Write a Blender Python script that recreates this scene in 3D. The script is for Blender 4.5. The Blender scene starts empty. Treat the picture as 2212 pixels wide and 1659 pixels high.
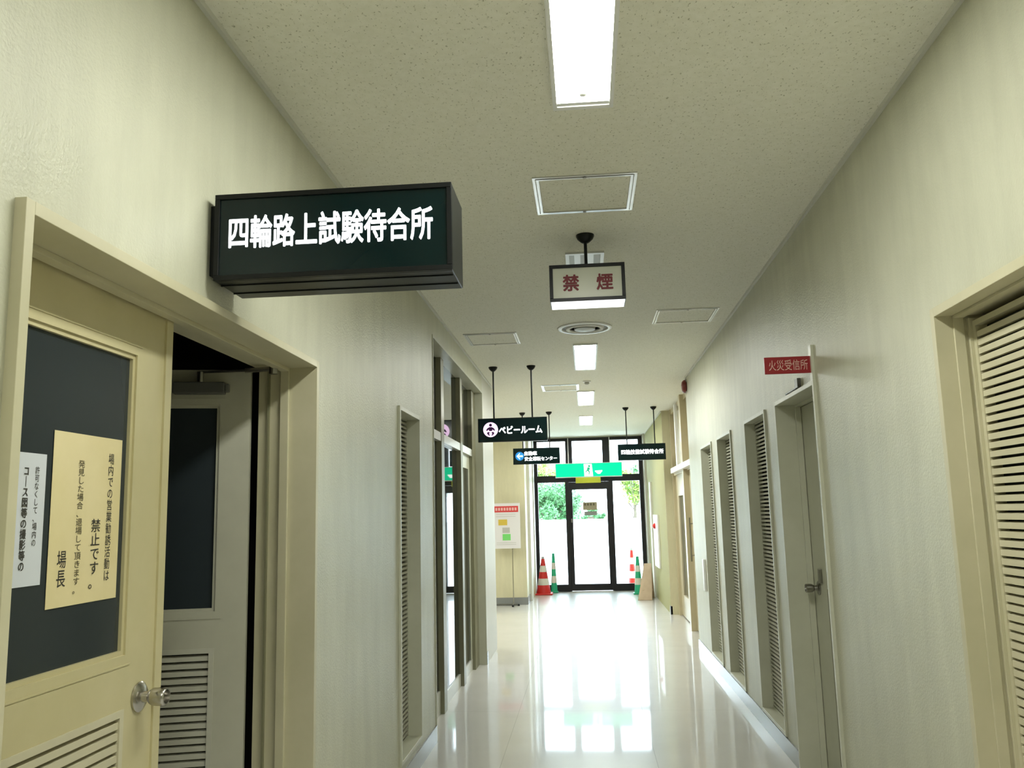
import bpy, math, random
from mathutils import Vector, Matrix
random.seed(7)
S = 1.43                      # metres per layout unit (the lens is one unit above the floor, the ceiling one unit above the lens)
C = bpy.context.scene.collection
sc = bpy.context.scene

# ------------------------------------------------------------------ camera
yaw, pitch, roll = math.radians(-4.7179), math.radians(8.6694), math.radians(-1.42325)
fw = Vector((math.sin(yaw)*math.cos(pitch), math.cos(yaw)*math.cos(pitch), math.sin(pitch)))
rt = Vector((math.cos(yaw), -math.sin(yaw), 0)); up = rt.cross(fw)
r2 = rt*math.cos(roll)+up*math.sin(roll); u2 = -rt*math.sin(roll)+up*math.cos(roll)
cam = bpy.data.cameras.new('camera'); cam_o = bpy.data.objects.new('camera', cam); C.objects.link(cam_o)
cam.sensor_width = 36; cam.lens = 1852.04*36/2212; cam.clip_start = 0.02; cam.clip_end = 400
cam_o.matrix_world = Matrix(((r2.x, u2.x, -fw.x, 0), (r2.y, u2.y, -fw.y, 0), (r2.z, u2.z, -fw.z, S), (0, 0, 0, 1)))
sc.camera = cam_o

# ------------------------------------------------------------------ world, exposure, light levels
SKY = 8.0
LAMP = 30.0
EXPO = 0.95
w = bpy.data.worlds.new('sky'); sc.world = w; w.use_nodes = True
bg = w.node_tree.nodes['Background']; bg.inputs[0].default_value = (0.76, 0.87, 1.0, 1); bg.inputs[1].default_value = SKY
sc.view_settings.view_transform = 'Standard'; sc.view_settings.look = 'None'
sc.view_settings.exposure = EXPO; sc.view_settings.gamma = 1.0; sc.view_settings.use_curve_mapping = False

# ------------------------------------------------------------------ materials
def lin(c):
    return tuple(((v/255)/12.92 if v/255 <= .04045 else ((v/255+.055)/1.055)**2.4) for v in c)
def mat(name, col, rough=.5, metal=0, spec=.5, emit=None, es=0, coat=0):
    m = bpy.data.materials.new(name); m.use_nodes = True; b = m.node_tree.nodes['Principled BSDF']
    b.inputs['Base Color'].default_value = (*col, 1); b.inputs['Roughness'].default_value = rough
    b.inputs['Metallic'].default_value = metal; b.inputs['Specular IOR Level'].default_value = spec
    b.inputs['Coat Weight'].default_value = coat; b.inputs['Coat Roughness'].default_value = .045
    if emit: b.inputs['Emission Color'].default_value = (*emit, 1); b.inputs['Emission Strength'].default_value = es if name == 'lamp_diffuser' else es/2**EXPO
    return m
def nn(m, t, **k):
    n = m.node_tree.nodes.new(t)
    for a, v in k.items(): setattr(n, a, v)
    return n
def bsdf(m): return m.node_tree.nodes['Principled BSDF']
def link(m, a, b): m.node_tree.links.new(a, b)
def pos(m): return nn(m, 'ShaderNodeNewGeometry').outputs['Position']
def noise(m, scale, detail=2, rough=.5, vec=None, stretch=None):
    n = nn(m, 'ShaderNodeTexNoise'); n.inputs['Scale'].default_value = scale; n.inputs['Detail'].default_value = detail; n.inputs['Roughness'].default_value = rough
    v = vec or pos(m)
    if stretch:
        mp = nn(m, 'ShaderNodeMapping'); mp.inputs['Scale'].default_value = stretch; link(m, v, mp.inputs['Vector']); v = mp.outputs[0]
    link(m, v, n.inputs['Vector']); return n.outputs['Fac']
def ramp(m, fac, stops):
    r = nn(m, 'ShaderNodeValToRGB'); e = r.color_ramp.elements
    while len(e) < len(stops): e.new(.5)
    for i, (p, c) in enumerate(stops): e[i].position = p; e[i].color = (*c, 1)
    link(m, fac, r.inputs['Fac']); return r.outputs['Color']
def mixc(m, fac, a, b, mode='MIX'):
    x = nn(m, 'ShaderNodeMix', data_type='RGBA', blend_type=mode)
    if isinstance(fac, float): x.inputs['Factor'].default_value = fac
    else: link(m, fac, x.inputs['Factor'])
    for i, v in (('A', a), ('B', b)):
        s = [q for q in x.inputs if q.name == i and q.type == 'RGBA'][0]
        if isinstance(v, tuple): s.default_value = (*v, 1)
        else: link(m, v, s)
    return [q for q in x.outputs if q.type == 'RGBA'][0]
def bump(m, h, strength, dist):
    b = nn(m, 'ShaderNodeBump'); b.inputs['Strength'].default_value = strength; b.inputs['Distance'].default_value = dist
    link(m, h, b.inputs['Height']); link(m, b.outputs[0], bsdf(m).inputs['Normal'])

M = {}
def plaster(name, a, b):
    m = mat(name, a, .42, spec=.4)
    c = ramp(m, noise(m, 1.6, 5, .6), [(.3, a), (.7, b)])
    c2 = ramp(m, noise(m, 9, 4, .65, stretch=(1, 1, .16)), [(.3, (.87, .87, .87)), (.7, (1.05, 1.05, 1.05))])
    link(m, mixc(m, .7, c, c2, 'MULTIPLY'), bsdf(m).inputs['Base Color'])
    bump(m, noise(m, 120, 3, .55), .45, .004)
    return m
M['wall'] = plaster('stucco_paint', (.50, .495, .375), (.57, .565, .435))
M['wall_far'] = plaster('beige_paint', (.60, .56, .38), (.66, .62, .43))
M['wall_bright'] = mat('pale_green_paint', (.40, .385, .20), .8, spec=.1)
M['wall_lit'] = mat('offwhite_lit_paint', (.60, .59, .52), .5)  # paler tone for wall strips catching light, brightness put into the colour
m = mat('rock_wool_tile', (.6, .6, .5), .8)
n1 = noise(m, 100, 3, .7, stretch=(1, .6, 1)); n2 = noise(m, 34, 2, .6)
sp = ramp(m, n1, [(.33, (.50, .50, .42)), (.40, (1, 1, 1))]); sp2 = ramp(m, n2, [(.35, (.95, .95, .93)), (.65, (1.0, 1.0, 1.0))])
cc = mixc(m, 1.0, mixc(m, 1.0, (.83, .815, .715), sp, 'MULTIPLY'), sp2, 'MULTIPLY')
link(m, cc, bsdf(m).inputs['Base Color']); bump(m, n1, .25, .003); M['ceil'] = m
# vinyl floor: waxed sheets with faint welded seams
m = mat('waxed_vinyl', (.5, .49, .44), .35, spec=.12, coat=.65)
c = ramp(m, noise(m, 2.2, 4, .6), [(.3, (.58, .565, .54)), (.7, (.63, .615, .59))])
br = nn(m, 'ShaderNodeTexBrick'); br.offset = 0; br.inputs['Scale'].default_value = 1.0
br.inputs['Brick Width'].default_value = .9; br.inputs['Row Height'].default_value = 1.5; br.inputs['Mortar Size'].default_value = .002
br.inputs['Color1'].default_value = br.inputs['Color2'].default_value = (1, 1, 1, 1); br.inputs['Mortar'].default_value = (.7, .7, .7, 1)
mp = nn(m, 'ShaderNodeMapping'); mp.inputs['Location'].default_value = (.55, .92, 0); link(m, pos(m), mp.inputs[0]); link(m, mp.outputs[0], br.inputs['Vector'])
link(m, mixc(m, 1.0, c, br.outputs['Color'], 'MULTIPLY'), bsdf(m).inputs['Base Color'])
bump(m, noise(m, 3.5, 2, .5), .03, .003); M['floor'] = m
M['base'] = mat('grey_vinyl_skirting', (.22, .23, .235), .22)
M['base_dark'] = mat('dark_vinyl_skirting', (.10, .10, .11), .3)
def paint(name, a, b, rough=.38):
    m = mat(name, a, rough); link(m, ramp(m, noise(m, 4, 4, .65), [(.35, a), (.7, b)]), bsdf(m).inputs['Base Color']); return m
M['frame'] = paint('cream_steel_frame', (.50, .47, .31), (.56, .52, .36))
M['frame_grey'] = paint('grey_green_steel_frame', (.50, .50, .39), (.55, .55, .44))
M['leaf'] = paint('cream_door_paint', (.52, .465, .26), (.57, .51, .30))
M['leaf_shaded'] = paint('shaded_cream_door_paint', (.44, .43, .34), (.49, .48, .38))  # the cream door paint again, with shade put into a greyer tone
M['slat'] = paint('cream_louver_paint', (.54, .50, .35), (.60, .56, .40))
M['slat_grey'] = paint('grey_and_shaded_louver_paint', (.46, .45, .36), (.52, .51, .42))  # own grey on the panels; shade put in for the open leaf
M['brown'] = mat('olive_louver_edge', (.20, .19, .11), .5)
M['frame_olive'] = paint('olive_brown_post', (.21, .20, .125), (.26, .25, .16))
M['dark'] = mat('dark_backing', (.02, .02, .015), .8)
M['film'] = mat('dark_blue_grey_glass', (.028, .036, .040), .10)
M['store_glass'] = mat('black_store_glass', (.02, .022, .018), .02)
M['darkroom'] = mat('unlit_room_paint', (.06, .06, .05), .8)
M['bead'] = mat('bright_bead', (.62, .62, .56), .35)
M['alu'] = mat('aluminium', (.62, .62, .60), .3, 1)
M['chrome'] = mat('brushed_steel', (.48, .46, .42), .22, 1)
M['steel_dark'] = mat('aged_steel', (.32, .31, .28), .28, 1)
M['closer'] = mat('shaded_closer_grey', (.10, .10, .09), .4)  # grey darkened to carry the shadow over the door closer
M['black'] = mat('black_metal', (.005, .006, .006), .35, spec=.25)
M['bronze'] = mat('dark_bronze_aluminium', (.010, .009, .011), .35, spec=.3)
M['signface'] = mat('black_green_acrylic', (.002, .011, .012), .10, spec=.3)
M['white_trim'] = mat('white_trim', (.80, .80, .78), .4)
M['vent_dark'] = mat('vent_shadow_grey', (.20, .20, .18), .6)
M['vent_grey'] = mat('vent_grey', (.42, .42, .37), .5)
M['lamp'] = mat('lamp_diffuser', (.9, .9, .9), .5, emit=(.97, 1.0, .92), es=LAMP)
M['letter'] = mat('lit_lettering', (.9, .9, .9), .5, emit=(.93, .97, 1.0), es=2.6)
M['letter_blue'] = mat('lit_blue_arrow', (.5, .8, 1), .5, emit=(.42, .85, 1.0), es=1.4)
M['blue'] = mat('lit_blue_disc', (.02, .2, .5), .4, emit=(.0, .13, .42), es=1.0)
M['pink'] = mat('lit_pink_disc', (.9, .6, .9), .5, emit=(1.0, .68, 1.0), es=1.25)
M['purple'] = mat('dark_purple_figure', (.03, .0, .05), .5)
M['green_lit'] = mat('lit_green_panel', (0, .3, .16), .4, spec=.1, emit=(.0, .80, .38), es=1.05)
M['white_lit'] = mat('lit_white_panel', (.9, .9, .9), .4, emit=(.9, 1.0, .96), es=1.3)
M['green_ink'] = mat('green_ink', (0, .35, .18), .4, emit=(.0, .5, .26), es=.6)
M['under_lit'] = mat('lit_sign_underside', (.9, .9, .9), .4, emit=(.97, .98, 1.0), es=1.6)
M['panel_pale'] = mat('pale_acrylic', (.55, .56, .47), .3)
M['red_ink'] = mat('dark_red_ink', (.17, .006, .012), .5)
M['yellow'] = mat('yellow_plate', (.52, .50, .02), .4)
M['red_plate'] = mat('red_plate', (.28, .006, .012), .35)
M['red_letter'] = mat('pale_pink_letter', (.70, .45, .38), .4)
M['cream_paper'] = paint('cream_paper', (.70, .60, .32), (.75, .65, .38), .7)
M['white_paper'] = mat('white_paper', (.62, .65, .69), .7)
M['ink'] = mat('black_ink', (.03, .027, .02), .6)
M['ink_brown'] = mat('brown_ink', (.12, .10, .05), .6)
M['tan_paper'] = mat('tan_paper', (.36, .30, .20), .7)
M['grey_paper'] = mat('grey_paper', (.30, .31, .30), .7)
M['poster'] = mat('poster_white', (.72, .70, .72), .6)
M['poster_red'] = mat('poster_red', (.62, .05, .05), .6)
M['poster_pink'] = mat('poster_pink', (.75, .42, .40), .6)
M['poster_yellow'] = mat('poster_yellow', (.62, .45, .06), .6)
M['poster_grey'] = mat('poster_grey', (.45, .44, .42), .6)
M['poster_green'] = mat('poster_green', (.17, .62, .15), .6)
M['cone_red'] = mat('cone_red', (.55, .015, .012), .45)
M['cone_green'] = mat('cone_green', (.01, .36, .18), .45)
M['cone_white'] = mat('cone_reflective', (.62, .60, .52), .5)
M['cone_top'] = mat('cone_grey_cap', (.35, .36, .35), .5)
M['wood'] = paint('plywood', (.42, .32, .22), (.50, .38, .27), .6)
M['door_tan'] = paint('tan_door_paint', (.52, .46, .30), (.57, .50, .34))
M['red_bell'] = mat('dark_red_bell', (.16, .02, .012), .3)
M['red_lens'] = mat('red_lamp_lens', (.62, .02, .015), .2)
M['ground'] = mat('pale_concrete', (.62, .62, .60), .9)
M['leafA'] = mat('green_leaves', (.060, .190, .065), .6)
M['leafB'] = mat('yellow_green_leaves', (.20, .32, .06), .6)
M['bark'] = mat('grey_bark', (.10, .085, .06), .9)
m = bpy.data.materials.new('clear_glass'); m.use_nodes = True; nt = m.node_tree; nt.nodes.clear()
o = nt.nodes.new('ShaderNodeOutputMaterial'); mx = nt.nodes.new('ShaderNodeMixShader'); tr = nt.nodes.new('ShaderNodeBsdfTransparent'); gl = nt.nodes.new('ShaderNodeBsdfGlossy'); fr = nt.nodes.new('ShaderNodeFresnel')
tr.inputs[0].default_value = (.93, .97, .95, 1); gl.inputs['Roughness'].default_value = .0; fr.inputs[0].default_value = 1.45
nt.links.new(fr.outputs[0], mx.inputs[0]); nt.links.new(tr.outputs[0], mx.inputs[1]); nt.links.new(gl.outputs[0], mx.inputs[2]); nt.links.new(mx.outputs[0], o.inputs[0])
M['glass'] = m

# ------------------------------------------------------------------ builders (layout units in, metres out)
def P(x, y, z): return Vector((x*S, y*S, (z+1)*S))
ORG = {}
class MB:
    def __init__(s): s.v = []; s.f = []; s.m = []; s.k = 0
    def mat(s, k): s.k = k; return s
    def add(s, vs, fs):
        n = len(s.v); s.v += [Vector(q) for q in vs]; s.f += [[i+n for i in f] for f in fs]; s.m += [s.k]*len(fs); return s
    def box(s, x0, x1, y0, y1, z0, z1):
        if x0 > x1: x0, x1 = x1, x0
        if y0 > y1: y0, y1 = y1, y0
        if z0 > z1: z0, z1 = z1, z0
        vs = [P(x, y, z) for z in (z0, z1) for x, y in ((x0, y0), (x1, y0), (x1, y1), (x0, y1))]
        return s.add(vs, [(0, 3, 2, 1), (4, 5, 6, 7), (0, 1, 5, 4), (1, 2, 6, 5), (2, 3, 7, 6), (3, 0, 4, 7)])
    def hexa(s, a, b):   # two quads (lists of 4 world points), a then b
        return s.add(list(a)+list(b), [(0, 3, 2, 1), (4, 5, 6, 7), (0, 1, 5, 4), (1, 2, 6, 5), (2, 3, 7, 6), (3, 0, 4, 7)])
    def lathe(s, c, axis, prof, n=24):   # prof: (radius, distance along axis) in metres, c world point
        a = Vector(axis).normalized(); t = a.orthogonal().normalized(); b = a.cross(t); vs = []
        for r, d in prof:
            for i in range(n):
                q = 2*math.pi*i/n; vs.append(c+a*d+(t*math.cos(q)+b*math.sin(q))*r)
        fs = [(j*n+i, j*n+(i+1) % n, (j+1)*n+(i+1) % n, (j+1)*n+i) for j in range(len(prof)-1) for i in range(n)]
        fs += [tuple(reversed(range(n))), tuple(range((len(prof)-1)*n, len(prof)*n))]
        return s.add(vs, fs)
    def rod(s, a, b, r, n=10):
        d = b-a; return s.lathe(a, d, [(r, 0), (r, d.length)], n)
    def poly(s, o, X, Y, pts, th=.002):   # extruded polygon in plane (X,Y) at o, metres
        N = X.cross(Y); n = len(pts)
        vs = [o+X*p[0]+Y*p[1] for p in pts]+[o+X*p[0]+Y*p[1]+N*th for p in pts]
        return s.add(vs, [tuple(reversed(range(n))), tuple(range(n, 2*n))]+[(i, (i+1) % n, n+(i+1) % n, n+i) for i in range(n)])
    def build(s, name, mats, parent=None, base=None, bevel=0, smooth=False):
        if not isinstance(mats, (list, tuple)): mats = [mats]
        if parent is not None: org = ORG[parent.name]
        else:
            if base is None:
                xs = [q.x for q in s.v]; ys = [q.y for q in s.v]; base = Vector(((min(xs)+max(xs))/2, (min(ys)+max(ys))/2, min(q.z for q in s.v)))
            org = base
        me = bpy.data.meshes.new(name); me.from_pydata([tuple(q-org) for q in s.v], [], s.f)
        for k in mats: me.materials.append(M[k])
        for p, k in zip(me.polygons, s.m): p.material_index = k
        if smooth:
            for p in me.polygons: p.use_smooth = True
            me.set_sharp_from_angle(angle=math.radians(40))
        me.validate(); me.update()
        o = bpy.data.objects.new(name, me); C.objects.link(o)
        if parent is not None: o.parent = parent
        else: o.location = org
        ORG[o.name] = org
        if bevel:
            b = o.modifiers.new('bevel', 'BEVEL'); b.width = bevel; b.segments = 2; b.limit_method = 'ANGLE'
        return o
def tag(o, label, cat, group=None):
    o['label'] = label; o['category'] = cat
    if group: o['group'] = group
    return o
def struct(o, label=None):
    o['kind'] = 'structure'
    if label: o['label'] = label
    return o
def empty(name, base):
    o = bpy.data.objects.new(name, None); C.objects.link(o); o.location = base; o.empty_display_size = .1; ORG[o.name] = Vector(base); return o
def text(name, body, m, parent, o, X, Y, w, h, bold=0.0, th=.0015, align='LEFT', line=1.0, color=None):
    """lettering fitted into a w x h metre field whose lower left corner is o"""
    cu = bpy.data.curves.new(name, 'FONT'); cu.body = body; cu.resolution_u = 3; cu.align_x = align; cu.space_line = line
    tmp = bpy.data.objects.new(name, cu); C.objects.link(tmp); bpy.context.view_layer.update()
    me = bpy.data.meshes.new_from_object(tmp); bpy.data.objects.remove(tmp)
    vs = [v.co.copy() for v in me.vertices]; fs = [list(p.vertices) for p in me.polygons]
    xs = [v.x for v in vs]; ys = [v.y for v in vs]
    x0, x1, y0, y1 = min(xs), max(xs), min(ys), max(ys); N = X.cross(Y); org = ORG[parent.name]
    offs = [(0, 0)] if bold <= 0 else [(bold*math.cos(q*math.pi/6), bold*math.sin(q*math.pi/6)) for q in range(12)]
    V2, F2 = [], []
    for i, (dx, dy) in enumerate(offs):       # stroke weight: the same glyph laid over itself a hair's breadth apart
        n = len(V2)
        V2 += [o+X*((v.x-x0+dx)/(x1-x0)*w)+Y*((v.y-y0+dy)/(y1-y0)*h)+N*(th+i*.00001)-org for v in vs]
        F2 += [[q+n for q in f] for f in fs]
    me = bpy.data.meshes.new(name); me.from_pydata([tuple(v) for v in V2], [], F2); me.materials.append(M[m])
    ob = bpy.data.objects.new(name, me); C.objects.link(ob); ob.parent = parent; ORG[ob.name] = org; return ob
EX, EY, EZ = Vector((1, 0, 0)), Vector((0, 1, 0)), Vector((0, 0, 1))

# ------------------------------------------------------------------ setting
XL, XR = -.713, .785
WL, WR = -.85, .95            # far faces of the two corridor walls
YB = -2.6; YE = 11.4          # wall behind the camera, glazed end wall
def slab(name, m, *boxes, label=None):
    b = MB()
    for q in boxes: b.box(*q)
    return struct(b.build(name, m), label)
slab('floor', 'floor', (-3.3, 3.3, YB-.1, YE+.1, -1.08, -1.0), label='pale glossy vinyl floor')
slab('ceiling', 'ceil', (-3.3, 3.3, YB-.1, YE+.1, 1.0, 1.08), label='speckled rock wool ceiling')
slab('wall_left', 'wall', (WL, XL, YB, .990, -1, 1), (WL, XL, .990, 2.205, .417, 1), (WL, XL, 2.205, 3.249, -1, 1),
     (WL, XL, 3.249, 3.657, .430, 1), (WL, XL, 3.249, 3.657, -1, -.90), (WL, XL, 3.657, 4.012, -1, 1),
     (WL, XL, 4.012, 6.0, .872, 1), label='stucco wall on the left side')
slab('wall_left_end', 'wall_lit', (WL, XL, 6.0, 6.69, -1, 1))  # end of the left wall, its lit look put into the paint
slab('wall_right', 'wall', (XR, WR, YB, .70, -1, 1), (XR, WR, .70, 1.934, .427, 1), (XR, WR, 1.934, 2.932, -1, 1),
     (XR, WR, 2.932, 3.547, .425, 1), (XR, WR, 3.547, 3.763, -1, 1), (XR, WR, 3.763, 4.248, .423, 1), (XR, WR, 3.763, 4.248, -1, -.925),
     (XR, WR, 4.248, 4.659, -1, 1), (XR, WR, 4.659, 5.141, .420, 1), (XR, WR, 4.659, 5.141, -1, -.925), (XR, WR, 5.141, 5.384, -1, 1),
     (XR, WR, 5.384, 5.869, .418, 1), (XR, WR, 5.384, 5.869, -1, -.925), (XR, WR, 5.869, 6.57, -1, 1), label='stucco wall on the right side')
slab('wall_back', 'wall', (-3.3, 3.3, YB-.1, YB, -1, 1))
slab('wall_lobby_far', 'wall_far', (-3.2, -.698, 9.86, YE+.06, -1, 1))
slab('wall_lobby_side', 'wall_far', (-3.3, -3.2, 6.69, 9.86, -1, 1), (-3.3, WL, 6.60, 6.69, -1, 1))
slab('wall_right_far', 'wall_bright', (XR, 3.2, 8.71, YE+.06, -1, 1), label='pale wall on the right by the exit')
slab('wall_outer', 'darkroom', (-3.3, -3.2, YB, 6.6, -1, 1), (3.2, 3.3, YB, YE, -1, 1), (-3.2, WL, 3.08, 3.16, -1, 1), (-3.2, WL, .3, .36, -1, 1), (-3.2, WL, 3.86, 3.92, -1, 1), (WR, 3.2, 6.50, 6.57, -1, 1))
slab('wall_end', 'wall_lit', (-.698, -.675, YE-.02, YE+.06, -1, 1), (.749, XR, YE-.02, YE+.06, -1, 1), (-.675, .749, YE-.02, YE+.06, .985, 1))
# dark linings of the two rooms on the left, seen only through the open leaf and the shop glass
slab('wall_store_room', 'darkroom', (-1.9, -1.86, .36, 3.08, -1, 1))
slab('trim_1', 'bead', (XL, XL+.010, YB, 6.69, .988, 1.0), label='white bead between left wall and ceiling')
slab('trim_2', 'bead', (XR-.010, XR, YB, 6.57, .988, 1.0), label='white bead between right wall and ceiling')
slab('trim_3', 'bead', (XR-.010, XR, 8.71, YE-.02, .988, 1.0))
H = -.93
slab('baseboard_left', 'base', (XL, XL+.006, 2.210, 3.245, -1, H), (XL, XL+.006, 3.245, 3.661, -1, H), (XL, XL+.006, 3.661, 4.008, -1, H), (XL, XL+.006, YB, .984, -1, H))
slab('baseboard_left_end', 'base_dark', (XL-.004, XL+.006, 5.99, 6.05, -1, H+.01), (XL-.06, XL-.004, 5.992, 5.998, -1, H+.01))
slab('baseboard_right', 'base', (XR-.006, XR, 1.94, 2.926, -1, H), (XR-.006, XR, 3.553, 6.57, -1, H), (XR-.006, XR, YB, .69, -1, H))
slab('baseboard_lobby', 'base', (-3.2, -.698, 9.845, 9.86, -1, H+.01), (-.698, -.690, 9.86, YE-.02, -1, H+.01))
slab('baseboard_right_far', 'base_dark', (XR, .80, 8.70, 8.71, -1, H+.01), (XR-.006, XR, 8.70, 8.76, -1, H+.01), (XR-.008, XR, 10.74, 10.84, -1, H+.02))

# ---------------------------------------------------------------- louvers
def slats_x(b, x, dx, y0, y1, z0, z1, pitch=.0178, t=.0088, rise=.003):
    """slats in a plane x = const; visible faces lean out towards the corridor side (dx = +1/-1 faces +x/-x)"""
    n = int((z1-z0)/pitch)
    for i in range(n):
        z = z0+pitch*(i+.3)
        xo, xi = x, x-dx*.016
        a = [P(xo, y0, z), P(xo, y1, z), P(xi, y1, z+rise), P(xi, y0, z+rise)]
        c = [q+Vector((0, 0, t*S)) for q in a]
        b.hexa(a, c)
def frame_ring(b, x0, x1, y0, y1, z0, z1, wd, bottom=True):
    b.box(x0, x1, y0, y0+wd, z0, z1); b.box(x0, x1, y1-wd, y1, z0, z1); b.box(x0, x1, y0+wd, y1-wd, z1-wd, z1)
    if bottom: b.box(x0, x1, y0+wd, y1-wd, z0, z0+wd)
def louver_panel(side, y0, y1, z0, z1, depth, label, fm, sm, n=(' ',)):
    X = XL if side < 0 else XR; d = -side        # d points into the corridor
    base = P(X, (y0+y1)/2, z0); r = empty('louvered_panel', base)
    b = MB(); frame_ring(b, X+d*.008, X-d*(depth+.03), y0, y1, z0, z1, .016)
    b.build('frame', fm, r, bevel=.0015)
    b = MB(); xs = X-d*depth
    frame_ring(b, xs+d*.001, xs-d*.02, y0+.016, y1-.016, z0+.016, z1-.016, .005)
    b.build('door_leaf', fm, r)
    b = MB(); slats_x(b, xs, d, y0+.021, y1-.021, z0+.022, z1-.021); b.build('louver', sm, r)
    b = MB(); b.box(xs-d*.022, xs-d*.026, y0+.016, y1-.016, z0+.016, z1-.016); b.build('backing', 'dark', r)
    return tag(r, label, 'louvered panel', 'narrow louvered panels along the corridor')
louver_panel(-1, 3.249, 3.657, -.90, .430, .048, 'tall narrow louvered panel in the left wall beyond the open double door', 'frame_grey', 'slat_grey')
for y0, y1, zt, lab in ((3.763, 4.248, .423, 'narrow louvered panel in the right wall directly beyond the knobbed door'),
                        (4.659, 5.141, .420, 'narrow louvered panel in the right wall, middle one of three'),
                        (5.384, 5.869, .418, 'narrow louvered panel in the right wall farthest from the knobbed door')):
    louver_panel(1, y0, y1, -.925, zt, .042, lab, 'frame_grey', 'slat_grey')

# ---------------------------------------------------------------- door 1: double door on the left, near leaf shut, far leaf open
def jambs(b, X, d, y0, y1, zt, depth, fw_=.020, proud=.010, stop=.080, sw=.010):
    """steel door frame round an opening in the plane x = X, d = direction into the corridor"""
    xo, xi = X+d*proud, X-d*depth
    b.box(xo, xi, y0, y0+fw_, -1, zt); b.box(xo, xi, y1-fw_, y1, -1, zt); b.box(xo, xi, y0+fw_, y1-fw_, zt-fw_, zt)
    s0, s1 = X-d*stop, X-d*(stop-.022)
    b.box(s0, s1, y0+fw_, y0+fw_+sw, -1, zt-fw_); b.box(s0, s1, y1-fw_-sw, y1-fw_, -1, zt-fw_); b.box(s0, s1, y0+fw_+sw, y1-fw_-sw, zt-fw_-sw, zt-fw_)
def leaf_parts(root, T, W, mat_leaf, mat_slat, stiles):
    """T(u, v, w): u along the leaf from its hinge, v height, w out of the face; returns the leaf mesh"""
    def bx(b, u0, u1, v0, v1, w0, w1):
        b.hexa([T(u0, v0, w0), T(u1, v0, w0), T(u1, v1, w0), T(u0, v1, w0)], [T(u0, v0, w1), T(u1, v0, w1), T(u1, v1, w1), T(u0, v1, w1)])
    top, bot = .394, -.992; g0, g1 = -.222, .302; l0, l1 = -.80, -.311; s1 = stiles[0]; s2 = stiles[1]
    b = MB()
    bx(b, 0, s1, bot, top, -.028, 0); bx(b, W-s2, W, bot, top, -.028, 0)
    bx(b, s1, W-s2, g1, top, -.028, 0); bx(b, s1, W-s2, l1, g0, -.028, 0); bx(b, s1, W-s2, bot, l0, -.028, 0)
    leaf = b.build('door_leaf', mat_leaf, root)
    b = MB(); e = .008                           # glazing beads and the fine moulding above and below the pane
    for u0, u1, v0, v1 in ((s1, s1+e, g0, g1), (W-s2-e, W-s2, g0, g1), (s1+e, W-s2-e, g0, g0+e), (s1+e, W-s2-e, g1-e, g1)): bx(b, u0, u1, v0, v1, -.020, -.004)
    for u0, u1, v0, v1 in ((s1-.015, W-s2+.015, g0-.018, g0-.0155), (s1-.015, W-s2+.015, g1+.0155, g1+.018)): bx(b, u0, u1, v0, v1, 0, .0015)
    b.build('glazing_bead', mat_leaf, leaf)
    b = MB(); bx(b, s1+.002, W-s2-.002, g0+.002, g1-.002, -.014, -.010); b.build('glass_pane', 'film', leaf)
    b = MB(); n = int((l1-l0-.024)/.0178)
    for u0, u1, v0, v1 in ((s1, s1+.012, l0, l1), (W-s2-.012, W-s2, l0, l1), (s1+.012, W-s2-.012, l1-.012, l1), (s1+.012, W-s2-.012, l0, l0+.012)): bx(b, u0, u1, v0, v1, -.022, .002)
    for i in range(n):
        z = l0+.014+.0178*i
        a = [T(s1+.012, z, -.001), T(W-s2-.012, z, -.001), T(W-s2-.012, z+.003, -.018), T(s1+.012, z+.003, -.018)]
        b.hexa(a, [q+Vector((0, 0, .0158)) for q in a])
    b.build('louver', mat_slat, leaf)
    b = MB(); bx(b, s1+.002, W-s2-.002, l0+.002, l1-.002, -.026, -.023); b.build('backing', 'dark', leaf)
    return leaf, bx
d1 = empty('door_1', P(XL, 1.61, -1)); struct(d1, 'cream double door with louvers on the left, near leaf shut and far leaf open')
b = MB(); jambs(b, XL, 1, .990, 2.205, .417, .142, fw_=.018, proud=.016); b.build('door_frame', 'frame', d1, bevel=.0012)
b = MB(); b.box(-.823, -.828, 2.178, 2.187, -1, .397); b.build('door_seal', 'brown', d1)
TN = lambda u, v, w_: P(-.800+w_, 1.573-.545+u, v)      # near leaf, hinge at its near jamb
leafN, bxN = leaf_parts(d1, TN, .545, 'leaf', 'slat', (.108, .108))
b = MB(); bxN(b, .535, .560, -.992, .394, 0, .004); b.build('astragal', 'leaf', leafN)
def knob(parent, c, axis, m='chrome', r=1.0):
    b = MB(); b.lathe(c, axis, [(.037*r, 0), (.037*r, .004), (.030*r, .009), (.014*r, .012), (.012*r, .026), (.018*r, .032), (.0215*r, .038), (.0225*r, .050), (.0225*r, .070), (.020*r, .073), (.017*r, .073), (.015*r, .060)], 32)
    return b.build('door_knob', m, parent, smooth=True)
knob(leafN, P(-.799, 1.515, -.301), (1, 0, 0))
ang = math.radians(14.5); hinge = Vector((-.868, 2.165))
ca, sa = math.cos(ang), math.sin(ang)
TF = lambda u, v, w_: P(hinge.x-u*ca+w_*sa, hinge.y-u*sa-w_*ca, v)
leafF, bxF = leaf_parts(d1, TF, .60, 'leaf_shaded', 'slat_grey', (.076, .108))  # open leaf: same cream paint, colours greyed to carry its shade
b = MB(); bxF(b, .062, .190, .328, .358, .001, .032); bxF(b, .052, .062, .333, .353, .004, .028)
b.build('door_closer', 'closer', leafF, bevel=.004)
b = MB(); b.lathe(TF(.125, .358, .016), (0, 0, 1), [(.012, 0), (.012, .04)], 16); b.rod(TF(.125, .386, .016), TF(.01, .386, .04), .005)
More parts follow.
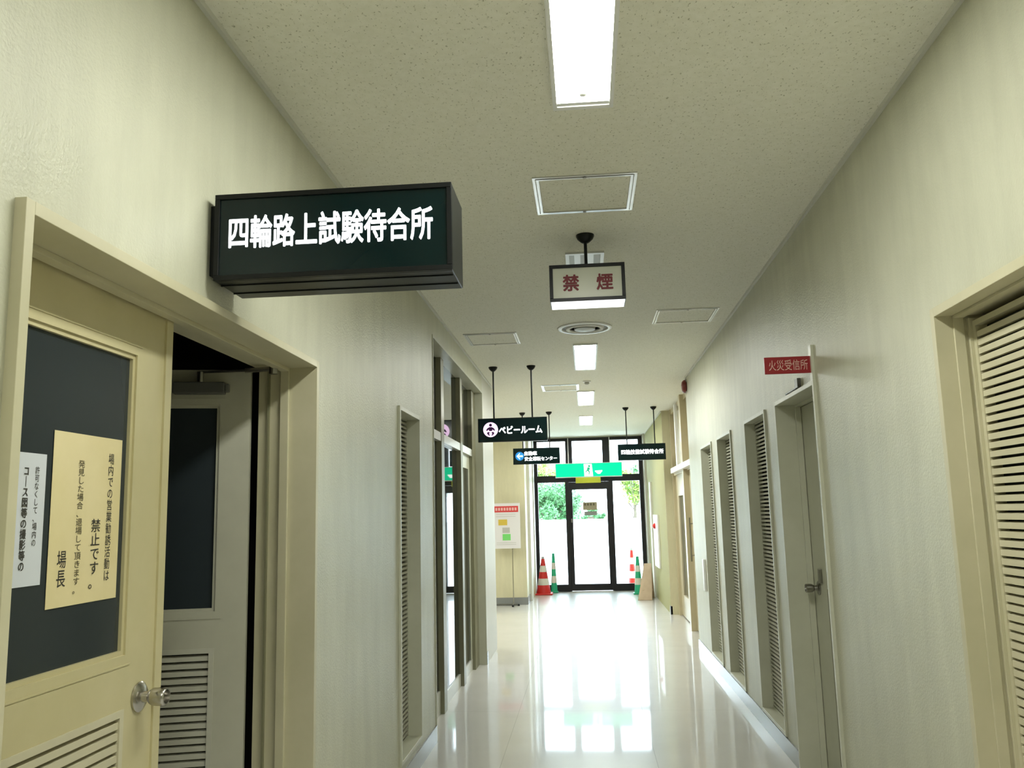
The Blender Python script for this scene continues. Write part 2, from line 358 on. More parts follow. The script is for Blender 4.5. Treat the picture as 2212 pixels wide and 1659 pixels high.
pA = TF(.01, .386, .04); pB = P(-.795, 2.13, .389); b.rod(pA, pB, .009, 8); b.lathe(pB+Vector((0, 0, -.02)), (0, 0, 1), [(.016, 0), (.016, .035)], 12)
b.build('closer_arm', 'steel_dark', leafF)

# notices taped to the near leaf's pane
def notice(name, y0, y1, z0, z1, m, label, cols):
    b = MB(); n = 12; vs = []; fs = []
    for i in range(n+1):
        for j in range(2):
            y = y0+(y1-y0)*i/n; vs.append(P(-.8085+.0002*math.sin(i*.7), y, (z0, z1)[j]))
    k = len(vs); vs += [v+Vector((-.0006, 0, 0)) for v in vs]
    for i in range(n):
        a = 2*i; fs += [(a, a+2, a+3, a+1), (k+a+1, k+a+3, k+a+2, k+a), (a, k+a, k+a+2, a+2), (a+1, a+3, k+a+3, k+a+1)]
    fs += [(0, 1, k+1, k), (2*n, k+2*n, k+2*n+1, 2*n+1)]
    b.add(vs, fs); o = b.build(name, m); tag(o, label, 'notice')
    for body, yc, zt, zb, w_, ink, bold in cols:
        text('lettering', '\n'.join(body), ink, o, P(-.8082, yc-w_/2, zb), EY, EZ, w_*S, (zt-zb)*S, bold, .0003, 'CENTER', 1.0)
    return o
notice('paper_notice', 1.247, 1.441, -.123, .146, 'cream_paper', 'cream paper notice with vertical writing taped on the near door leaf',
       [('場内での営業勧誘活動は', 1.408, .120, -.092, .0165, 'ink', .005), ('禁止です。', 1.370, .010, -.102, .026, 'ink', .005),
        ('発見した場合、退場して頂きます。', 1.322, .104, -.106, .0175, 'ink_brown', .005), ('場長', 1.281, -.038, -.093, .023, 'ink', .008)])
notice('paper_sheet', 1.085, 1.231, -.085, .107, 'white_paper', 'white paper notice half hidden behind the left door frame edge',
       [('許可なくして、場内の', 1.210, .088, -.028, .010, 'ink', .004), ('コ｜ス図等の撮影等の', 1.185, .085, -.062, .013, 'ink', .02)])

# ---------------------------------------------------------------- door 2: big louvered door on the right edge
d2 = empty('door_2', P(XR, 1.32, -1)); struct(d2, 'wide cream louvered door at the right edge')
b = MB(); jambs(b, XR, -1, .70, 1.934, .427, .10, stop=.050, sw=.006); b.box(XR+.058, XR+.10, 1.905, 1.914, -1, .40); b.build('door_frame', 'frame', d2, bevel=.0012)
b = MB(); X0 = XR+.066
frame_ring(b, X0, X0+.025, .72, 1.905, -.98, .392, .012); b.box(X0, X0+.025, 1.300, 1.325, -.98, .392); b.build('door_leaf', 'frame', d2)
b = MB(); slats_x(b, X0+.002, -1, .732, 1.30, -.965, .378, .0185, .0125, .002); slats_x(b, X0+.002, -1, 1.325, 1.893, -.965, .378, .0185, .0125, .002); b.build('louver', 'slat', d2)
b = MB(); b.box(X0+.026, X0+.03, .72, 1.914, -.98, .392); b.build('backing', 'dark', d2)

# ---------------------------------------------------------------- door 3: recessed door with a knob
d3 = empty('door_3', P(XR, 3.24, -1)); struct(d3, 'grey green door with a steel knob in the right wall')
b = MB(); jambs(b, XR, -1, 2.932, 3.547, .425, .125, stop=.090, sw=.008, fw_=.016); b.build('door_frame', 'frame_grey', d3, bevel=.0012)
b = MB(); X3 = XR+.092; b.box(X3, X3+.028, 2.95, 3.531, -.992, .400); lf = b.build('door_leaf', 'frame_grey', d3)
b = MB(); frame_ring(b, X3-.004, X3+.001, 3.00, 3.33, -.92, -.30, .012); slats_x(b, X3-.003, -1, 3.012, 3.318, -.906, -.312, .022, .010, .004); b.build('louver', 'brown', lf)
knob(lf, P(X3-.0005, 3.455, -.306), (-1, 0, 0), 'steel_dark', 1.05)
b = MB(); b.box(X3-.010, X3, 3.395, 3.425, -.285, -.232); b.build('lock_plate', 'steel_dark', lf, bevel=.002)

# ---------------------------------------------------------------- window 1: glazed shopfront on the left
w1 = empty('window_1', P(XL, 5.0, -1)); struct(w1, 'tall glazed screen with posts and transom in the left wall')
b = MB()
b.box(XL+.004, -.83, 4.012, 4.022, -1, .872); b.box(XL+.004, -.83, 5.984, 6.0, -1, .872); b.box(XL+.004, -.83, 4.022, 5.984, .858, .872)
b.build('window_frame', 'frame_grey', w1, bevel=.0012)
b = MB()
for y0, y1 in ((4.545, 4.636), (5.262, 5.345)): b.box(-.762, -.83, y0, y1, -1, .858)
b.box(-.762, -.83, 5.80, 5.985, -1, .858)
b.build('window_posts', 'frame_olive', w1, bevel=.0012)
b = MB(); b.box(-.765, -.83, 4.022, 5.984, .400, .446); b.build('transom', 'bead', w1, bevel=.001)
for y0, y1, zt in ((4.022, 4.545, -.885), (4.636, 5.262, -.930), (5.345, 5.80, -.930)): b = MB(); b.box(-.783, -.83, y0, y1, -1, zt); b.build('kick_rail', 'bead', w1)
for y0, y1 in ((4.022, 4.545), (4.636, 5.262), (5.345, 5.80)):
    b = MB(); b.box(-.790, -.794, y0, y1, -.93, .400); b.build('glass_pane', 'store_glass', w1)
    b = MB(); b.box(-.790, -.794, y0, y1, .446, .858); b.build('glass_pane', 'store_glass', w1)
b = MB(); b.box(-.784, -.789, 5.346, 5.40, -.93, .40); b.box(-.784, -.789, 5.74, 5.799, -.93, .40); b.box(-.784, -.789, 5.40, 5.74, .31, .40); b.build('door_leaf', 'frame_grey', w1)

# ---------------------------------------------------------------- door 4: tan double doors in the recess on the right
d4 = empty('door_4', P(.93, 7.6, -1)); struct(d4, 'tan glazed doors with long pull handles in the right recess')
b = MB()
for y0, y1, x0 in ((6.57, 6.66, .86), (7.50, 7.60, .838), (8.62, 8.71, .86)): b.box(x0, .95, y0, y1, -1, 1)
b.box(.87, .95, 6.66, 8.62, .34, .40); b.box(.87, .95, 6.66, 8.62, .95, 1)
b.build('door_frame', 'door_tan', d4)
for y0, y1 in ((6.66, 7.50), (7.60, 8.62)):
    b = MB(); frame_ring(b, .885, .915, y0, y1, -.99, .34, .20); lf = b.build('door_leaf', 'door_tan', d4)
    b = MB(); b.box(.898, .902, y0+.20, y1-.20, -.79, .14); b.build('glass_pane', 'film', lf)
    b = MB(); b.box(.905, .909, y0, y1, .40, .95); b.build('transom_panel', 'door_tan', d4)
    yh = y0+.13 if y0 > 7 else y1-.13
    b = MB(); b.rod(P(.855, yh, -.42), P(.855, yh, -.06), .011); b.rod(P(.855, yh, -.11), P(.886, yh, -.11), .008); b.rod(P(.855, yh, -.37), P(.886, yh, -.37), .008)
    b.build('pull_handle', 'chrome', lf)
b = MB(); b.box(.815, .87, 6.72, 8.35, .352, .400); b.build('door_operator', 'white_trim', d4, bevel=.003)
slab('trim_8', 'wall_far', (XR+.001, .95, 8.700, 8.7099, -1, 1))
slab('sunlit_post_edge', 'white_trim', (.845, .868, 8.02, 8.10, .40, .98))  # white strip standing in for light on the post's edge
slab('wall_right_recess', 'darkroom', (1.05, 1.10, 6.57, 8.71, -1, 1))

# ---------------------------------------------------------------- window 2 / door 5: the glazed end wall
w2 = empty('window_2', P(.03, YE, -1)); struct(w2, 'dark framed glazed end wall with upper panes')
fy0, fy1 = YE-.03, YE+.03
b = MB()
b.box(-.675, -.630, fy0, fy1, -1, .985); b.box(.700, .749, fy0, fy1, -1, .985)
b.box(-.630, .700, fy0, fy1, .945, .985); b.box(-.630, .700, fy0-.01, fy1, .405, .492)
b.box(-.272, -.222, fy0, fy1, -1, .405); b.box(.300, .352, fy0, fy1, -1, .405)
b.box(-.255, -.165, fy0, fy1, .492, .945); b.box(.232, .330, fy0, fy1, .492, .945)
b.box(-.630, -.272, fy0, fy1, -1, -.910); b.box(.352, .700, fy0, fy1, -1, -.910)
b.build('window_frame', 'bronze', w2)
for xa in (-.222, .322): b = MB(); b.box(xa, xa+.010, fy0-.012, fy0-.001, .492, .985); b.build('mullion_cap', 'alu', w2)
for x0, x1, z0, z1 in ((-.630, -.255, .492, .945), (-.165, .232, .492, .945), (.330, .700, .492, .945), (-.630, -.272, -.910, .405), (.352, .700, -.910, .405)):
    b = MB(); b.box(x0, x1, YE-.003, YE+.003, z0, z1); b.build('glass_pane', 'glass', w2)
d5 = empty('door_5', P(.04, YE, -1)); struct(d5, 'dark framed glass exit door')
b = MB(); b.box(-.2215, -.181, fy0+.005, fy1-.005, -.992, .403); b.box(.268, .2995, fy0+.005, fy1-.005, -.992, .403)
b.box(-.181, .268, fy0+.005, fy1-.005, .305, .403); b.box(-.181, .268, fy0+.005, fy1-.005, -.992, -.907); dl = b.build('door_leaf', 'bronze', d5)
b = MB(); b.box(-.181, .268, YE-.003, YE+.003, -.907, .305); b.build('glass_pane', 'glass', dl)
b = MB(); b.box(-.206, -.192, fy0-.006, fy0+.004, -.12, -.07); b.build('door_handle', 'steel_dark', dl, bevel=.002)
slab('trim_4', 'alu', (-.24, .32, YE-.12, YE-.04, -1, -.994))

# pilasters of the last bay
slab('trim_5', 'wall_lit', (-.698, -.668, 10.25, 10.45, -1, 1), (-.698, -.664, 10.95, 11.15, -1, 1))
slab('trim_6', 'wall_far', (-.698, -.676, 10.45, 10.95, -1, 1))
slab('trim_7', 'wall_lit', (.757, XR, 11.20, 11.36, -1, 1), (.765, XR, 10.46, 10.62, -1, .35))

# ---------------------------------------------------------------- ceiling fittings
def ceiling_light(y0, y1, label, x0=-.046, x1=.102):
    r = empty('ceiling_light', P((x0+x1)/2, (y0+y1)/2, 1))
    b = MB(); f = .010
    b.box(x0, x1, y0, y0+f, .990, 1); b.box(x0, x1, y1-.016, y1, .990, 1); b.box(x0, x0+f, y0+f, y1-.016, .990, 1); b.box(x1-f, x1, y0+f, y1-.016, .990, 1)
    b.build('frame', 'white_trim', r)
    b = MB(); b.box(x0+f, x1-f, y1-.034, y1-.016, .993, 1); b.build('end_plate', 'vent_grey', r)
    b = MB(); b.box(x0+f, x1-f, y0+f, y1-.034, .992, .9995); b.build('diffuser', 'lamp', r)
    b = MB(); b.lathe(P((x0+x1)/2, y1-.075, .992), (0, 0, -1), [(.013, 0), (.013, .004), (.009, .006)], 20); b.build('catch_button', 'white_trim', r, smooth=True)
    return tag(r, label, 'ceiling light', 'recessed lamps down the middle of the corridor ceiling')
ceiling_light(1.10, 2.01, 'large bright recessed lamp nearest the viewer at the top of the photo')
ceiling_light(5.045, 5.96, 'bright recessed lamp just beyond the round ceiling diffuser')
ceiling_light(7.05, 7.97, 'bright recessed lamp just beyond the smoke detector')
ceiling_light(8.88, 9.80, 'bright recessed lamp farthest down the corridor')
for yy in (-.85,): 
    o = ceiling_light(yy, yy+.91, 'recessed lamp overhead behind the viewer')
o = ceiling_light(7.4, 8.8, 'added unseen lamp brightening the side lobby on the left', -2.1, -1.95); o['group'] = 'added side lobby lamp'  # lamp added out of view to brighten the beige lobby wall
def hatch(x0, x1, y0, y1, label, wd=.020):
    r = empty('access_hatch', P((x0+x1)/2, (y0+y1)/2, 1)); b = MB()
    for a, z in ((0, .996), (.55, .9945)):
        i = wd*a; e = wd*.42
        b.box(x0+i, x0+i+e, y0+i, y1-i, z, 1); b.box(x1-i-e, x1-i, y0+i, y1-i, z, 1); b.box(x0+i+e, x1-i-e, y0+i, y0+i+e, z, 1); b.box(x0+i+e, x1-i-e, y1-i-e, y1-i, z, 1)
    b.build('frame', 'alu', r)
    b = MB(); b.box(x0+wd, x1-wd, y0+wd, y1-wd, .9985, 1); b.build('panel', 'ceil', r)
    for q in (y0+wd*.6, y1-wd*.6): b = MB(); b.lathe(P((x0+x1)/2, q, .995), (0, 0, -1), [(.008, 0), (.008, .003)], 12); b.build('latch', 'steel_dark', r)
    return tag(r, label, 'ceiling hatch', 'square ceiling access hatches')
hatch(-.127, .188, 2.450, 2.770, 'square ceiling hatch with shiny frame between nearest lamp and no smoking sign')
hatch(.386, .700, 4.250, 4.565, 'square ceiling hatch at the right side near the wall')
hatch(-.650, -.352, 4.637, 4.957, 'square ceiling hatch at the left side above the glazed screen')
hatch(-.322, -.026, 6.660, 6.988, 'square ceiling hatch beside the smoke detector')
r = empty('ceiling_vent', P(.03, 3.3, 1)); b = MB(); x0, x1, y0, y1 = -.046, .104, 3.218, 3.50
b.box(x0, x1, y0, y0+.018, .992, 1); b.box(x0, x1, y1-.018, y1, .992, 1); b.box(x0, x0+.014, y0+.018, y1-.018, .992, 1); b.box(x1-.014, x1, y0+.018, y1-.018, .992, 1)
b.build('frame', 'white_trim', r)
for xa, xb in ((-.012, .012), (.040, .064)): b = MB(); b.box(xa, xb, y0+.018, y1-.018, .994, 1); b.build('louver', 'white_trim', r)
b = MB(); b.box(x0+.014, x1-.014, y0+.018, y1-.018, .999, 1); b.build('backing', 'vent_grey', r)
tag(r, 'white slotted ceiling vent behind the no smoking sign', 'ceiling vent')
r = empty('air_diffuser', P(.026, 4.598, 1)); c0 = P(.026, 4.598, 1)
b = MB(); R0 = .148*S
b.lathe(c0, (0, 0, -1), [(R0, 0), (R0, .008), (R0*.96, .012), (R0*.86, .012), (R0*.84, .004), (R0*.84, 0)], 48); b.build('outer_ring', 'white_trim', r, smooth=True)
b = MB(); b.lathe(c0, (0, 0, -1), [(R0*.72, .002), (R0*.68, .016), (R0*.62, .020), (R0*.56, .012), (R0*.56, .002)], 48); b.build('middle_ring', 'white_trim', r, smooth=True)
b = MB(); b.lathe(c0, (0, 0, -1), [(R0*.40, .002), (R0*.38, .018), (R0*.10, .026), (R0*.02, .026)], 48); b.build('centre_cone', 'vent_grey', r, smooth=True)
b = MB(); b.lathe(c0, (0, 0, -1), [(R0*.84, .0), (R0*.84, .0013)], 48); b.build('backing', 'vent_dark', r)
tag(r, 'round ringed air diffuser on the ceiling under the no smoking sign', 'air diffuser')
r = empty('smoke_detector', P(.037, 6.52, 1)); c0 = P(.037, 6.52, 1)
b = MB(); b.lathe(c0, (0, 0, -1), [(.045, 0), (.045, .012), (.040, .016), (.03, .016)], 28); b.build('base', 'white_trim', r, smooth=True)
b = MB(); b.lathe(c0, (0, 0, -1), [(.028, .016), (.026, .034), (.012, .042), (.002, .042)], 28); b.build('sensor_cap', 'vent_grey', r, smooth=True)
tag(r, 'small round smoke detector on the ceiling between two lamps', 'smoke detector')

# ---------------------------------------------------------------- signs
def cup_rod(r, x, y, ztop, zbot, rc=.043, rr=.008):
    b = MB(); b.lathe(P(x, y, 1), (0, 0, -1), [(rc, 0), (rc, .008), (rc*.86, .022), (rc*.5, .038), (rc*.28, .044)], 28); b.build('ceiling_cup', 'black', r, smooth=True)
    b = MB(); b.rod(P(x, y, .97), P(x, y, zbot), rr, 14); b.build('hanging_rod', 'black', r, smooth=True)
def hang_sign(x0, x1, z0, z1, y, poles, label, grp='black hanging direction signs', depth=.032):
    r = empty('hanging_sign', P((x0+x1)/2, y, z0))
    b = MB(); b.box(x0, x1, y, y+depth, z0, z1); b.build('sign_box', 'black', r, bevel=.002)
    b = MB(); b.box(x0+.006, x1-.006, y-.0015, y, z0+.006, z1-.006); b.build('sign_face', 'signface', r)
    for p in poles: cup_rod(r, p, y+depth/2, 1, z1)
    return tag(r, label, 'hanging sign', grp)
def disc(b, o, X, Y, cx, cy, rad, n=32, th=.001, a0=0, a1=2*math.pi):
    b.poly(o, X, Y, [(cx+rad*math.cos(a0+(a1-a0)*i/n), cy+rad*math.sin(a0+(a1-a0)*i/n)) for i in range(n)], th)
# nearest: illuminated box fixed to the left wall
r = empty('wall_sign', P(XL, 1.62, .47)); ys, ye = 1.545, 1.680; x0, x1, z0, z1 = -.697, -.2335, .457, .629
b = MB(); b.box(x0, x1, ys, ye, z0, z1); bo = b.build('sign_box', 'black', r, bevel=.003)
b = MB(); e = .010
for q in ((x0, x1, z1-e, z1), (x0, x1, z0, z0+e), (x0, x0+e, z0+e, z1-e), (x1-e, x1, z0+e, z1-e)): b.box(q[0], q[1], ys-.006, ys, q[2], q[3])
b.box(x0, x1-.004, ys+.03, ys+.034, z0-.002, z0); b.box(x0, x1-.004, ys+.09, ys+.094, z0-.002, z0); b.build('face_frame', 'black', r, bevel=.0015)
b = MB(); b.box(x0+e, x1-e, ys-.002, ys, z0+e, z1-e); b.build('sign_face', 'signface', r)
b = MB(); b.box(XL, x0, 1.557, 1.668, .472, .614); b.build('wall_bracket', 'black', r, bevel=.002)
text('lettering', '四輪路上試験待合所', 'letter', r, P(-.668, ys-.0024, .520), EX, EZ, .397*S, .0635*S, .022, .0012)
tag(r, 'large black lit box sign with white characters jutting from left wall', 'sign')
# no smoking
r = empty('hanging_sign', P(.032, 3.05, .751)); x0, x1, z0, z1 = -.103, .168, .751, .887; ys, ye = 3.0, 3.112
b = MB(); e = .0125
for q in ((x0, x1, z1-e, z1), (x0, x1, z0, z0+e), (x0, x0+e, z0+e, z1-e), (x1-e, x1, z0+e, z1-e)): b.box(q[0], q[1], ys, ye, q[2], q[3])
b.build('sign_box', 'black', r, bevel=.0015)
b = MB(); b.box(x0+e, x1-e, ys+.004, ye-.004, z0+e, z1-e); b.build('sign_face', 'panel_pale', r)
b = MB(); b.box(x0+.004, x1-.004, ys+.004, ye-.003, z0-.003, z0); b.build('lit_underside', 'under_lit', r)
cup_rod(r, .031, 3.02, 1, z1, .047, .0085)
text('lettering', '禁　煙', 'red_ink', r, P(-.054, ys+.0036, .790), EX, EZ, .177*S, .058*S, .03, .0012)
tag(r, 'small white no smoking sign with dark red characters in black frame, on one rod', 'hanging sign')
# baby room
r = hang_sign(-.711, -.243, .487, .647, 5.73, (-.602, -.342), 'black hanging sign with pink baby symbol and white lettering')
ys = 5.7285; cx, cz = -.625, .570
o = P(cx, ys, cz); b = MB(); disc(b, o, EX, EZ, 0, 0, .050*S, 40); b.build('round_symbol', 'pink', r)
b = MB(); q = o+Vector((0, -.002, 0)); k = .050*S
disc(b, q, EX, EZ, 0, .62*k, .20*k, 24)
b.poly(q, EX, EZ, [(-.62*k, -.10*k), (-.45*k, .20*k), (-.15*k, .36*k), (.15*k, .36*k), (.45*k, .20*k), (.62*k, -.10*k), (.50*k, -.16*k), (.25*k, .02*k), (.20*k, -.18*k), (-.20*k, -.18*k), (-.25*k, .02*k), (-.50*k, -.16*k)])
for s in (-1, 1): b.poly(q, EX, EZ, [(s*a*k, c*k) for a, c in ((.16, -.30), (.42, -.32), (.50, -.50), (.34, -.72), (.12, -.82), (.10, -.72), (.24, -.56), (.14, -.48))][::s])
b.build('baby_figure', 'purple', r)
text('lettering', 'ベビールーム', 'letter', r, P(-.568, ys-.0008, .540), EX, EZ, .290*S, .050*S, .03, .0012)
# safe driving centre
r = hang_sign(-.703, -.243, .487, .646, 8.44, (-.604, -.339), 'black hanging sign with blue left arrow, behind the baby room sign')
ys = 8.4385; o = P(-.638, ys, .568); b = MB(); disc(b, o, EX, EZ, 0, 0, .043*S, 32); b.build('round_symbol', 'blue', r)
b = MB(); k = .034*S; b.poly(o+Vector((0, -.002, 0)), EX, EZ, [(-.95*k, 0), (0, .95*k), (.15*k, .75*k), (-.25*k, .25*k), (.9*k, .25*k), (.9*k, -.25*k), (-.25*k, -.25*k), (.15*k, -.75*k), (0, -.95*k)]); b.build('arrow', 'letter_blue', r)
text('lettering', '自動車', 'letter', r, P(-.590, ys-.0008, .573), EX, EZ, .122*S, .040*S, .03, .0012)
text('lettering', '安全運転センター', 'letter', r, P(-.590, ys-.0008, .520), EX, EZ, .318*S, .040*S, .02, .0012)
# right hanging sign
r = hang_sign(.319, .786-.012, .488, .644, 8.3, (.410, .677), 'black hanging sign with one white line of characters, right of the exit sign')
text('lettering', '四輪技能試験待合所', 'letter', r, P(.352, 8.2977, .545), EX, EZ, .400*S, .045*S, .02, .0012)
# exit sign
r = empty('exit_sign', P(.044, 11.2, .457)); ys = 11.20; x0, x1, z0, z1 = -.388, .477, .457, .643
b = MB(); b.box(x0, x1, ys, ys+.05, z0, z1); b.build('sign_box', 'white_trim', r, bevel=.004)
b = MB(); b.box(x0+.008, x1-.008, ys-.002, ys, z0+.010, z1-.008); b.build('green_panel', 'green_lit', r)
o = P(.04, ys-.0025, .549); b = MB(); k = S
b.poly(o, EX, EZ, [(-.053*k, -.080*k), (.060*k, -.080*k), (.046*k, .080*k), (-.058*k, .080*k)], .0012); b.build('doorway_symbol', 'white_lit', r)
q = o+Vector((0, -.002, 0)); b = MB(); disc(b, q, EX, EZ, .012*k, .050*k, .014*k, 16)
b.poly(q, EX, EZ, [(a*k, c*k) for a, c in ((-.012, .034), (.016, .034), (.022, .010), (.008, -.004), (.020, -.026), (.012, -.060), (.003, -.058), (.008, -.028), (-.012, -.010), (-.034, -.034), (-.040, -.026), (-.018, .002))][::-1]); b.build('running_figure', 'green_ink', r)
b = MB(); b.poly(o, EX, EZ, [(a*k, c*k) for a, c in ((.085, -.020), (.085, -.010), (.180, -.006), (.180, -.018), (.150, -.052), (.120, -.052))], .0012); b.build('arrow', 'white_lit', r)
for xa in (-.25, .31): b = MB(); b.box(xa, xa+.02, ys+.05, YE-.04, .47, .49); b.build('wall_bracket', 'black', r)
tag(r, 'long green illuminated exit sign above the glass door', 'exit sign')
o = MB().box(-.130, .196, YE-.048, YE-.0405, .388, .462).build('yellow_plate', 'yellow', bevel=.001); tag(o, 'small yellow plate on the door header under the exit sign', 'sign plate')
# fire receiver plate
r = empty('flag_sign', P(.70, 2.95, .45)); b = MB(); b.box(.623, .783, 2.95, 2.957, .452, .510); b.build('plate', 'red_plate', r, bevel=.001)
b = MB(); b.box(.776, .785, 2.935, 2.965, .425, .545); b.build('wall_bracket', 'frame_grey', r)
text('lettering', '火災受信所', 'red_letter', r, P(.637, 2.9490, .463), EX, EZ, .130*S, .036*S, .0, .0008)
tag(r, 'small red plate with pale characters projecting above the knobbed door', 'sign')
o = MB().box(.772, .785, 3.13, 3.17, .428, .462).box(.775, .785, 3.17, 3.34, .428, .434).build('door_bracket', 'closer', bevel=.001); tag(o, 'small grey metal bracket on top of the knobbed door frame', 'bracket')
# exit door papers
r = MB().box(-.047, .137, YE-.0085, YE-.0055, .036, .139).build('door_poster', 'tan_paper'); tag(r, 'tan printed sheet taped to the exit door glass', 'notice')
b = MB(); [b.box(-.030+i*.038, -.008+i*.038, YE-.0095, YE-.0088, .095, .125) for i in range(4)]; b.build('print_blocks', 'ink_brown', r)
r = MB().box(-.033, .134, YE-.0085, YE-.0055, -.033, .019).build('door_label', 'grey_paper'); tag(r, 'narrow grey label under the tan sheet on the exit door', 'notice')
r = MB().box(.010, .090, YE-.0085, YE-.0055, -.075, -.050).build('door_sticker', 'poster'); tag(r, 'tiny white sticker lowest on the exit door glass', 'sticker')

# ---------------------------------------------------------------- wall fittings
r = empty('alarm_bell', P(XR, 6.50, .93)); b = MB(); c0 = P(XR, 6.50, .925)
b.lathe(c0, (-1, 0, 0), [(.050, 0), (.050, .010), (.072, .012), (.070, .030), (.052, .048), (.02, .055), (.003, .055)], 32); b.build('gong', 'red_bell', r, smooth=True)
b = MB(); b.box(XR-.012, XR, 6.47, 6.53, .975, .988); b.build('cable_box', 'white_trim', r)
tag(r, 'dark red round alarm bell high at the far end of the right wall', 'alarm bell')
r = empty('fire_alarm_box', P(XR, 9.9, -.2)); b = MB(); b.box(.765, XR-.0005, 9.62, 10.2, -.62, -.04); b.build('cabinet', 'white_trim', r, bevel=.003)
b = MB(); b.lathe(P(.765, 9.93, -.165), (-1, 0, 0), [(.045, 0), (.045, .012), (.038, .03), (.02, .042), (.003, .045)], 24); b.build('lamp_lens', 'red_lens', r, smooth=True)
tag(r, 'white fire alarm cabinet with round red lamp on the far right wall', 'fire alarm box')
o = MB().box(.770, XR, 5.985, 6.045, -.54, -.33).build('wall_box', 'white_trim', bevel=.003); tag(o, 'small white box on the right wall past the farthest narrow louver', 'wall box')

# ---------------------------------------------------------------- cones, boards
def cone(x, y, h, col, label, grp='traffic cones by the exit', base_col=None, rb=.13):
    r = empty('traffic_cone', P(x, y, -1)); g = P(x, y, -1)
    b = MB(); s = rb*1.25; b.add([g+Vector((a*s, c*s, z)) for z in (0, .028) for a, c in ((-1, -1), (1, -1), (1, 1), (-1, 1))], [(0, 3, 2, 1), (4, 5, 6, 7), (0, 1, 5, 4), (1, 2, 6, 5), (2, 3, 7, 6), (3, 0, 4, 7)])
    b.build('base', base_col or col, r, bevel=.008)
    R = lambda t: rb*(1-t)+.024*t
    bands = [(0, .22, 0), (.22, .40, 1), (.40, .58, 0), (.58, .75, 1), (.75, .94, 0)]
    b = MB(); b.lathe(g+EZ*.028, EZ, [(R(0), 0), (R(.94), h*.94)], 28); b.build('body', col, r, smooth=True)
    for a, c, k in bands:
        if k: b = MB(); b.lathe(g+EZ*.028, EZ, [(R(a)+.002, h*a), (R(c)+.002, h*c)], 28); b.build('reflective_band', 'cone_white', r, smooth=True)
    b = MB(); b.lathe(g+EZ*.028, EZ, [(R(.94), h*.94), (R(1.0), h), (.012, h+.004)], 20); b.build('tip', 'cone_top' if col == 'cone_red' else col, r, smooth=True)
    return tag(r, label, 'traffic cone', grp)
cone(-.575, 11.04, .64, 'cone_red', 'red and white striped traffic cone left of the exit door')
cone(-.452, 11.27, .68, 'cone_green', 'green and white cone peeking out behind the red cone on the left', rb=.06)
cone(.600, 10.88, .62, 'cone_green', 'green and white cone right of the exit door beside the wooden board', rb=.075)
cone(.575, 11.75, .72, 'cone_red', 'red and white cone outside the glass on the right', rb=.09)
r = empty('folding_board', P(.65, 10.2, -1))
def panel(pa, pb, pc, pd, th, name):
    n = (Vector(pb)-Vector(pa)).cross(Vector(pd)-Vector(pa)).normalized()*th
    b = MB(); b.hexa([pa, pb, pc, pd], [q+n for q in (pa, pb, pc, pd)]); return b.build(name, 'wood', r)
panel(P(.545, 10.12, -1), P(.705, 10.10, -1), P(.722, 10.22, -.60), P(.640, 10.24, -.60), .012, 'front_board')
panel(P(.600, 10.42, -1), P(.758, 10.40, -1), P(.722, 10.24, -.60), P(.640, 10.26, -.60), -.012, 'back_board')
b = MB(); b.box(.60, .72, 10.135, 10.375, -.90, -.885); b.build('spreader', 'wood', r)
tag(r, 'brown wooden folding board standing by the right wall near the cones', 'folding board')

# poster on a stand
r = empty('poster_stand', P(-.83, 9.72, -1)); y = 9.72
b = MB(); b.box(-1.045, -.750, y, y+.012, -.372, .130); bd = b.build('board', 'poster', r)
b = MB(); b.box(-1.040, -.768, y-.0015, y, .030, .098); b.build('red_banner', 'poster_red', bd)
b = MB(); [b.box(-1.025+i*.031, -1.004+i*.031, y-.0028, y-.0016, .048, .080) for i in range(8)]; b.build('banner_marks', 'poster_pink', bd)
b = MB(); b.box(-.995, -.895, y-.0015, y, -.115, -.050); b.build('yellow_block', 'poster_yellow', bd)
b = MB(); b.box(-.950, -.868, y-.0015, y, -.200, -.140); b.build('grey_block', 'poster_grey', bd)
b = MB(); b.box(-.950, -.860, y-.0015, y, -.282, -.212); b.build('green_block', 'poster_green', bd)
b = MB()
for z in (.005, -.02, -.31, -.33): b.box(-1.02, -.80, y-.0015, y, z, z+.004)
b.build('print_lines', 'poster_grey', bd)
b = MB(); b.rod(P(-.845, y+.02, -1), P(-.845, y+.02, -.2), .008); b.build('pole', 'chrome', r)
b = MB(); b.rod(P(-1.05, y+.02, -.984), P(-.80, y+.02, -.984), .016); b.rod(P(-.845, y-.09, -.984), P(-.845, y+.12, -.984), .012); b.build('base', 'closer', r)
for px_, py_ in ((-.845, y-.09), (-.79, y+.02)): b = MB(); b.lathe(P(px_, py_, -1), EZ, [(.018, 0), (.018, .02), (.012, .03)], 14); b.build('castor', 'black', r)
tag(r, 'white information poster with red banner on a thin pole stand', 'poster stand')

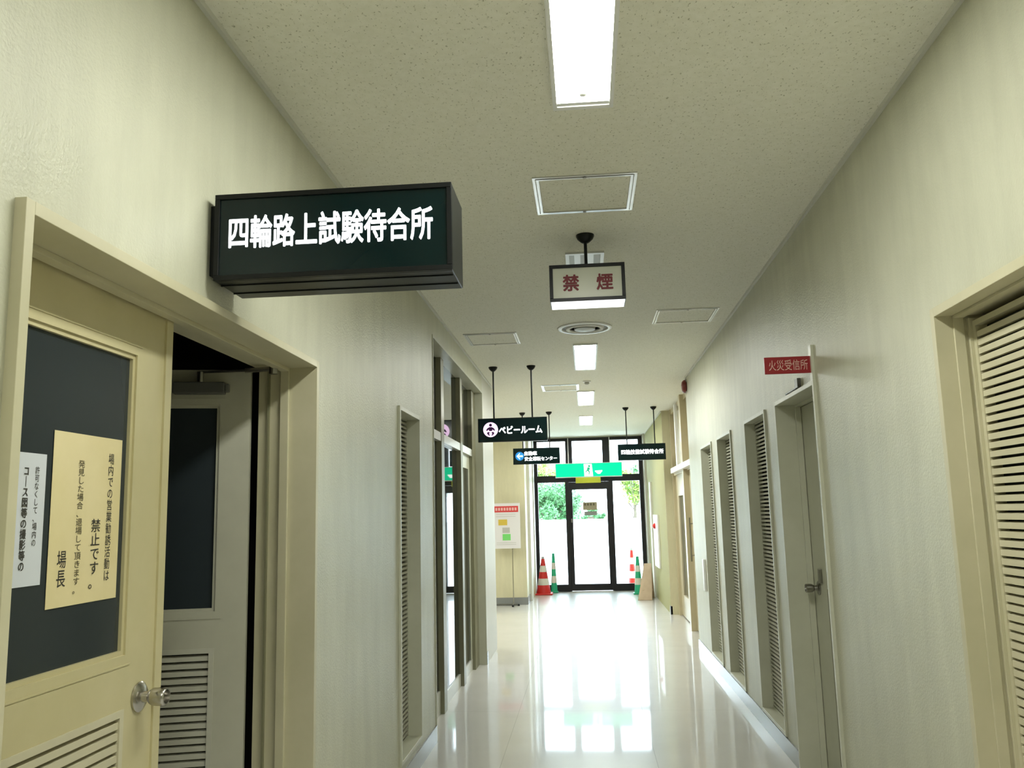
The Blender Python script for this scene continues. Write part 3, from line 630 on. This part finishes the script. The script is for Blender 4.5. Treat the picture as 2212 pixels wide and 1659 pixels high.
# ---------------------------------------------------------------- outdoors
slab('ground', 'ground', (-40, 40, YE+.06, 75, -1.10, -1.02), label='bright pale paving outside')
slab('wall_boundary', 'ground', (-20, 20, 27.0, 27.2, -1.02, -.19), label='low white boundary wall outside')
def tree(x, y, h, rad, z0, m, n, label, name='tree', size=.10, open_=1.0, squash=1.0):
    r = empty(name, P(x, y, -1.02)); b = MB(); g = P(x, y, -1.02); top = (h+1.0)*S
    b.lathe(g, EZ, [(.09, 0), (.07, top*.45), (.03, top*.85)], 10); br_ = []
    for i in range(14):
        a = random.uniform(0, 6.28); t = random.uniform(.25, .8); e = g+Vector((math.cos(a)*rad*.8, math.sin(a)*rad*.8, top*t+rad*.5)); s0 = g+EZ*top*t*.8
        b.rod(s0, e, .02, 6); br_.append(e)
    b.build('trunk', 'bark', r)
    b = MB(); cen = g+EZ*(top-rad*squash)
    cl = [cen+Vector((random.gauss(0, .45)*rad, random.gauss(0, .45)*rad, random.gauss(0, .42)*rad*squash)) for _ in range(int(26*open_))]
    for i in range(n):
        q = random.choice(cl); p = q+Vector((random.gauss(0, 1), random.gauss(0, 1), random.gauss(0, 1))).normalized()*random.uniform(.0, .30)*rad
        if p.z < z0*S+S: continue
        d1_ = Vector((random.gauss(0, 1), random.gauss(0, 1), random.gauss(0, 1))).normalized(); d2_ = d1_.orthogonal().normalized(); s = size*random.uniform(.6, 1.3)
        b.add([p-d1_*s, p+d2_*s*.45, p+d1_*s, p-d2_*s*.45], [(0, 1, 2, 3)])
    b.build('foliage', m, r)
    return tag(r, label, 'tree', 'trees beyond the outdoor wall')
tree(-1.13, 29.8, 1.25, 1.45, -.45, 'leafA', 10000, 'dense green bushy tree seen through the left glass pane', open_=3.2)
tree(-2.15, 34.5, 2.7, 1.8, -.3, 'leafB', 5000, 'taller pale green tree outside rising behind the bushy tree', open_=1.3)
tree(.22, 27.95, .16, .50, -.6, 'leafA', 2600, 'low green shrub seen through the exit door glass', open_=1.4)
tree(1.60, 29.0, 1.5, 1.0, -.5, 'leafB', 2600, 'sparse yellow green tree seen through the right glass pane', size=.10, open_=.8)
tree(2.55, 33.5, 1.7, 1.2, -.5, 'leafA', 3000, 'green tree outside behind the yellow green tree', open_=.9)
